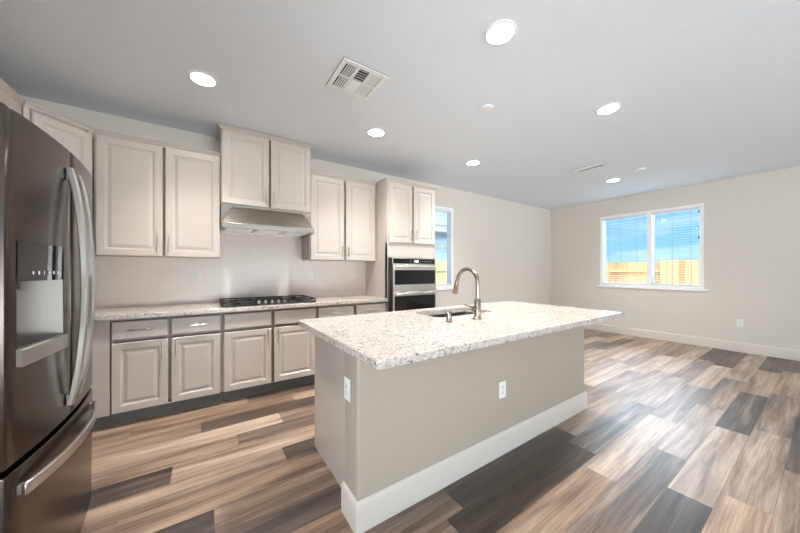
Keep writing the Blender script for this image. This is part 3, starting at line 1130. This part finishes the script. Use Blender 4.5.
# ------------------------------------------------------------------ refrigerator
def fridge():
    Y0f, Y1f, ym = 1.405, 2.250, 1.828
    XF, XBK, BOW = -.505, -.590, .030
    r = thing('refrigerator', 'dark stainless french door refrigerator with a water dispenser at left', 'refrigerator', (-.95, 1.825, 0))
    oxx, oyy = -.95, 1.825
    def P(x, y, z):
        return (x - oxx, y - oyy, z)
    def xf(y):
        t = (y - 1.825) / .42
        return XF + BOW * (1 - t * t)
    MB().box(*[a - oxx for a in (-1.375, -.592)], Y0f + .004 - oyy, Y1f - .004 - oyy, .03, 1.755).build('case', M['case'], r, bevel=.006)
    MB().box(*[a - oxx for a in (-1.30, -.60)], Y0f + .02 - oyy, Y1f - .02 - oyy, .0, .03).build('foot_plinth', M['black'], r)
    def panel(name, ya, yb, za, zb, hole=None, taper=0.0):
        ys = sorted(set([ya, ya + .004, ya + .012, yb - .012, yb - .004, yb] + [ya + .012 + (yb - ya - .024) * i / 14 for i in range(1, 14)] + ([hole[0], hole[1]] if hole else [])))
        zs = [za, za + .006, zb - .006, zb]
        if hole:
            zs = sorted(zs + [hole[2], hole[3]])
        def depth(y, z):
            e = min(y - ya, yb - y)
            rr = .012
            x = xf(y)
            if e < rr:
                x -= rr - math.sqrt(max(0, rr * rr - (rr - e) ** 2))
            ez = min(z - za, zb - z)
            if ez < .006:
                x -= .004
            return x
        m = MB()
        V = {}
        vs = []
        for i, y in enumerate(ys):
            for j, z in enumerate(zs):
                V[i, j] = len(vs)
                vs.append(P(depth(y, z), y, z))
        fs = []
        for i in range(len(ys) - 1):
            for j in range(len(zs) - 1):
                if hole and hole[0] - 1e-6 <= ys[i] and ys[i + 1] <= hole[1] + 1e-6 and abs(zs[j] - hole[2]) < 1e-6:
                    continue
                fs.append((V[i, j], V[i + 1, j], V[i + 1, j + 1], V[i, j + 1]))
        # back and sides
        nb = len(vs)
        vs += [P(XBK, ya, za), P(XBK, yb, za), P(XBK, yb, zb), P(XBK, ya, zb)]
        nj, ni = len(zs) - 1, len(ys) - 1
        fs.append(tuple([nb + 0] + [V[i, 0] for i in range(ni + 1)] + [nb + 1]))
        fs.append(tuple([nb + 3] + [V[i, nj] for i in range(ni + 1)] + [nb + 2]))
        fs.append(tuple([nb + 0] + [V[0, j] for j in range(nj + 1)] + [nb + 3]))
        fs.append(tuple([nb + 1] + [V[ni, j] for j in range(nj + 1)] + [nb + 2]))
        if not hole:
            fs.append((nb, nb + 1, nb + 2, nb + 3))
        return m.add(vs, fs).build(name, M['dark_steel'], r)
    hole = (1.455, 1.745, .965, 1.360)
    ld = panel('door', Y0f, ym - .003, .650, 1.775, hole)
    rd = panel('door', ym + .003, Y1f, .650, 1.775)
    dr = panel('freezer_drawer', Y0f, Y1f, .045, .628)
    # dark recess between the doors and the drawer
    MB().box(*[a - oxx for a in (-.592, -.530)], Y0f + .01 - oyy, Y1f - .01 - oyy, .6285, .6495).build('gasket', M['black'], r)
    # dispenser
    ya, yb, za, zb = hole
    ds = bpy.data.objects.new('water_dispenser', None)
    C.objects.link(ds)
    ds.parent = r
    zc = 1.228
    cp = MB()
    seg = 8
    rings = []
    for i in range(seg + 1):
        y = ya + .001 + (yb - ya - .002) * i / seg
        x = xf(y) + .002
        rings.append([P(x, y, zc), P(x, y, zb - .001), P(x - .035, y, zb - .001), P(x - .035, y, zc)])
    cp.loops(rings)
    cp.build('control_panel', M['black_glass'], ds, smooth=True)
    for i in range(6):
        ic = MB()
        y = ya + .075 + i * .032
        x = xf(y) + .0025
        if i % 3 == 0:
            ic.lathe([(.006, 0), (.006, .001)], P(x, y, 1.256), 'x', 12)
        elif i % 3 == 1:
            ic.box(x - oxx, x + .001 - oxx, y - .006 - oyy, y + .006 - oyy, 1.250, 1.262)
        else:
            ic.box(x - oxx, x + .001 - oxx, y - .003 - oyy, y + .003 - oyy, 1.249, 1.263)
        ic.build('control_icon', M['icon'], ds)
    # recess: open box with slightly splayed walls
    xo = min(xf(ya), xf(yb)) - .002
    rc = MB()
    xb = -.588
    fr = [P(xf(ya) - .001, ya, za), P(xf(yb) - .001, yb, za), P(xf(yb) - .001, yb, zc), P(xf(ya) - .001, ya, zc)]
    bk = [P(xb, ya + .03, za + .015), P(xb, yb - .03, za + .015), P(xb, yb - .03, zc), P(xb, ya + .03, zc)]
    rc.loops([fr, bk], cap0=False, cap1=True)
    rc.build('recess', M['recess'], ds)
    # tray lip
    rings = []
    for i in range(seg + 1):
        y = ya - .002 + (yb - ya + .004) * i / seg
        x = xf(y)
        rings.append([P(x - .05, y, za), P(x + .012, y, za - .012), P(x + .014, y, za + .040), P(x + .004, y, za + .045), P(x - .05, y, za + .030)])
    MB().loops(rings).build('drip_tray', M['recess'], ds)
    MB().lathe([(.012, 0), (.012, -.03), (.008, -.034)], P(-.535, 1.60, zc), 'z', 14).build('spout', M['grey_plastic'], ds)
    # bowed door handles
    for par, y, za_, zb_ in ((ld, 1.772, .705, 1.690), (rd, 1.862, .720, 1.685)):
        pts = []
        for i in range(25):
            t = i / 24
            z = zb_ + (za_ - zb_) * t
            s = 2 * t - 1
            pts.append(P(-.466 + .044 * (1 - s * s) ** .8, y, z))
        h = MB().strip(pts, (0, 1, 0), .026, .022)
        h.box(-.475 - oxx, -.455 - oxx, y - .011 - oyy, y + .011 - oyy, zb_ - .05, zb_)
        h.box(-.475 - oxx, -.455 - oxx, y - .011 - oyy, y + .011 - oyy, za_, za_ + .05)
        h.build('handle', M['steel'], par, bevel=.004)
    pts = []
    for i in range(25):
        t = i / 24
        y = 1.455 + (2.185 - 1.455) * t
        s = 2 * t - 1
        pts.append(P(-.484 + .050 * (1 - abs(s) ** 2.2), y, .556))
    h = MB().strip(pts, (0, 0, 1), .040, .014)
    for y in (1.469, 2.171):
        h.box(-.515 - oxx, -.478 - oxx, y - .012 - oyy, y + .012 - oyy, .540, .572)
    h.build('handle', M['steel'], dr, bevel=.004)
    # round maker's mark on the right door
    x = xf(2.185)
    bd = MB()
    bd.lathe([(.012, 0), (.012, .0015), (.009, .0015), (.009, 0)], P(x - .001, 2.165, 1.655), 'x', 20)
    bd.box(x - .001 - oxx, x + .001 - oxx, 2.161 - oyy, 2.1635 - oyy, 1.649, 1.661)
    bd.box(x - .001 - oxx, x + .001 - oxx, 2.161 - oyy, 2.170 - oyy, 1.649, 1.6515)
    bd.build('maker_badge', M['icon'], rd)
    return r
M['recess'] = plain('dispenser_grey', rgb(150, 144, 136), 0.4, 0.4)
fridge()

# ------------------------------------------------------------------ ceiling fittings
def can(label, x, y):
    r = thing('recessed_light', label, 'ceiling light', (x, y, H), 0, 'recessed ceiling lights')
    MB().lathe([(.097, -.0005), (.096, -.006), (.080, -.012), (.077, -.008), (.077, -.0005)], (0, 0, 0), 'z', 36).build('trim_ring', M['white_metal'], r)
    MB().lathe([(.0765, -.003), (.0765, -.0075), (.070, -.0085)], (0, 0, 0), 'z', 36).build('lens', M['led'], r)
    ld = bpy.data.lights.new('led_beam', 'SPOT')
    ld.energy = SPOT_POWER
    ld.color = (1.0, 0.96, 0.91)
    ld.spot_size = math.radians(118)
    ld.spot_blend = 1.0
    ld.shadow_soft_size = 0.07
    lo = bpy.data.objects.new('led_beam', ld)
    lo.location = (0, 0, -.03)
    C.objects.link(lo)
    lo.parent = r
    return r
for x, y, l in ((-.009, 2.698, 'round recessed ceiling light nearest the refrigerator corner'),
                (1.520, 1.151, 'round recessed ceiling light nearest the camera, above the island counter'),
                (1.514, 2.710, 'round recessed ceiling light in front of the right wall cabinet and hood'),
                (3.035, 2.735, 'round recessed ceiling light in front of the narrow window and oven tower'),
                (3.046, 1.142, 'round recessed ceiling light above the far right end of the island'),
                (5.505, 1.994, 'round recessed ceiling light farthest away, near the wide window and dining vent')):
    can(l, x, y)

def vent_square():
    r = thing('ceiling_vent', 'square white ceiling vent with louvre groups above the kitchen', 'vent', (.98, 2.06, H), 0)
    s = .182
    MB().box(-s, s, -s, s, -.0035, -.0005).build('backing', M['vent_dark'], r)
    f = MB()
    b = .036
    f.box(-s, s, -s, -s + b, -.012, -.004).box(-s, s, s - b, s, -.012, -.004)
    f.box(-s, -s + b, -s + b, s - b, -.012, -.004).box(s - b, s, -s + b, s - b, -.012, -.004)
    inn = s - b
    w = 2 * inn / 3
    for i in (1, 2):
        x = -inn + i * w
        f.box(x - .008, x + .008, -inn, inn, -.012, -.004)
    f.box(-inn, inn, -.008, .008, -.012, -.004)
    f.build('frame', M['white_metal'], r, bevel=.002)
    for ci in range(3):
        for cj in range(2):
            l = MB()
            x0, x1 = -inn + ci * w + .008, -inn + (ci + 1) * w - .008
            y0, y1 = (-inn, -.008) if cj == 0 else (.008, inn)
            along_y = ci != 1
            n = 5
            for q in range(n):
                if along_y:
                    c = x0 + (x1 - x0) * (q + .5) / n
                    tl = -.5 if ci == 0 else .5
                    mat = Matrix.Translation((c, 0, -.0095)) @ Matrix.Rotation(tl, 4, 'Y')
                    l.box(-.0085, .0085, y0, y1, -.0006, .0006, mat)
                else:
                    c = y0 + (y1 - y0) * (q + .5) / n
                    tl = .5 if cj == 0 else -.5
                    mat = Matrix.Translation((0, c, -.0095)) @ Matrix.Rotation(tl, 4, 'X')
                    l.box(x0, x1, -.0085, .0085, -.0006, .0006, mat)
            l.build('louvre', M['white_metal'], r, smooth=False)
    return r
vent_square()

def vent_long():
    r = thing('ceiling_vent', 'long narrow white ceiling vent near the wide window', 'vent', (4.545, 1.945, H), 0)
    hx, hy = .092, .195
    MB().box(-hx, hx, -hy, hy, -.0035, -.0005).build('backing', M['vent_grey'], r)
    f = MB()
    b = .022
    f.box(-hx, hx, -hy, -hy + b, -.010, -.004).box(-hx, hx, hy - b, hy, -.010, -.004)
    f.box(-hx, -hx + b, -hy + b, hy - b, -.010, -.004).box(hx - b, hx, -hy + b, hy - b, -.010, -.004)
    f.build('frame', M['white_metal'], r, bevel=.002)
    l = MB()
    for i in range(8):
        c = -hx + b + (2 * hx - 2 * b) * (i + .5) / 8
        mat = Matrix.Translation((c, 0, -.008)) @ Matrix.Rotation(.6 if i < 4 else -.6, 4, 'Y')
        l.box(-.0085, .0085, -hy + b, hy - b, -.0006, .0006, mat)
    l.build('louvre', M['white_metal'], r, smooth=False)
    return r
vent_long()
for (x, y, rad, l) in ((2.119, 1.745, .055, 'flat white ceiling disc above the middle of the island'),
                       (5.236, 1.561, .060, 'small white ceiling detector beside the farthest recessed light')):
    o = MB().lathe([(rad, -.0005), (rad, -.010), (rad * .94, -.016), (rad * .6, -.019), (rad * .2, -.020)], (0, 0, 0), 'z', 30).build('ceiling_detector', M['white_metal'])
    o.location = (x, y, H)
    tag(o, l, 'detector')

# ------------------------------------------------------------------ outdoors
GZ = -.25
structure(MB().box(-14, 26, -16, 22, GZ - .3, GZ).build('ground', M['soil'], smooth=False))

def fence(name, label, origin, direction, length, h, board, mat, rails_in, group, gap=.004, post_at=()):
    dx = Vector(direction).normalized()
    rz = math.atan2(dx.y, dx.x)
    r = thing(name, label, 'fence', (origin[0], origin[1], GZ), rz, group)
    n = int(length / board)
    rnd = random.Random(int(abs(origin[0]) * 100) + n)
    for i in range(n):
        dz = rnd.uniform(-.008, .008)
        MB().box(i * board, (i + 1) * board - gap, 0, .018, .03, h + dz).build('board', mat, r, smooth=False)
    s = 1 if rails_in else -1
    y0, y1 = (.0185, .057) if rails_in else (-.0395, -.0005)
    for z in (.30, h * .82):
        MB().box(0, n * board, y0, y1, z, z + .09).build('rail', mat, r, smooth=False)
    for x in post_at:
        ya = .0575 if rails_in else -.13
        MB().box(x, x + .09, ya, ya + .09, 0, h - .03).build('post', mat, r, smooth=False)
    return r
# seen through the wide window: rail side at left, board side at right
fence('wooden_fence', 'wooden fence section with rails facing, seen at left through the wide window', (12.0, 6.6, 0), (0, -1), 3.55, 1.80, .142, M['fence'], False, 'fences outside', post_at=(2.1,))
fence('wooden_fence', 'wooden fence of upright boards seen at right through the wide window', (11.9, 3.03, 0), (0, -1), 5.2, 1.84, .142, M['fence'], True, 'fences outside')
fence('wooden_fence', 'pale wooden fence seen through the narrow window beside the oven tower', (3.5, 7.0, 0), (1, 0), 8.4, 1.84, .142, M['pale_fence'], False, 'fences outside', post_at=(1.0, 3.4, 5.8))

def house():
    r = thing('neighbor_house', 'blue neighbor house with grey shingle roof seen through the narrow window', 'house', (3.0, 9.0, GZ))
    MB().box(0, 9, 0, 6, 0, 3.3).build('siding_wall', M['siding'], r, smooth=False)
    MB().box(-.4, 9.4, -.45, -.40, 3.05, 3.32).build('fascia', M['fascia'], r)
    MB().box(-.4, 9.4, -.398, 0, 3.05, 3.10).build('soffit', M['fascia'], r)
    rf = MB().loops([[(-.4, -.5, 3.31), (9.4, -.5, 3.31), (9.4, 3, 5.0), (-.4, 3, 5.0)],
                     [(-.4, -.5, 3.37), (9.4, -.5, 3.37), (9.4, 3, 5.06), (-.4, 3, 5.06)]])
    rf.loops([[(-.4, 3, 5.0), (9.4, 3, 5.0), (9.4, 6.5, 3.31), (-.4, 6.5, 3.31)],
              [(-.4, 3, 5.06), (9.4, 3, 5.06), (9.4, 6.5, 3.37), (-.4, 6.5, 3.37)]])
    rf.build('roof', M['shingle'], r, smooth=False)
    return r
house()
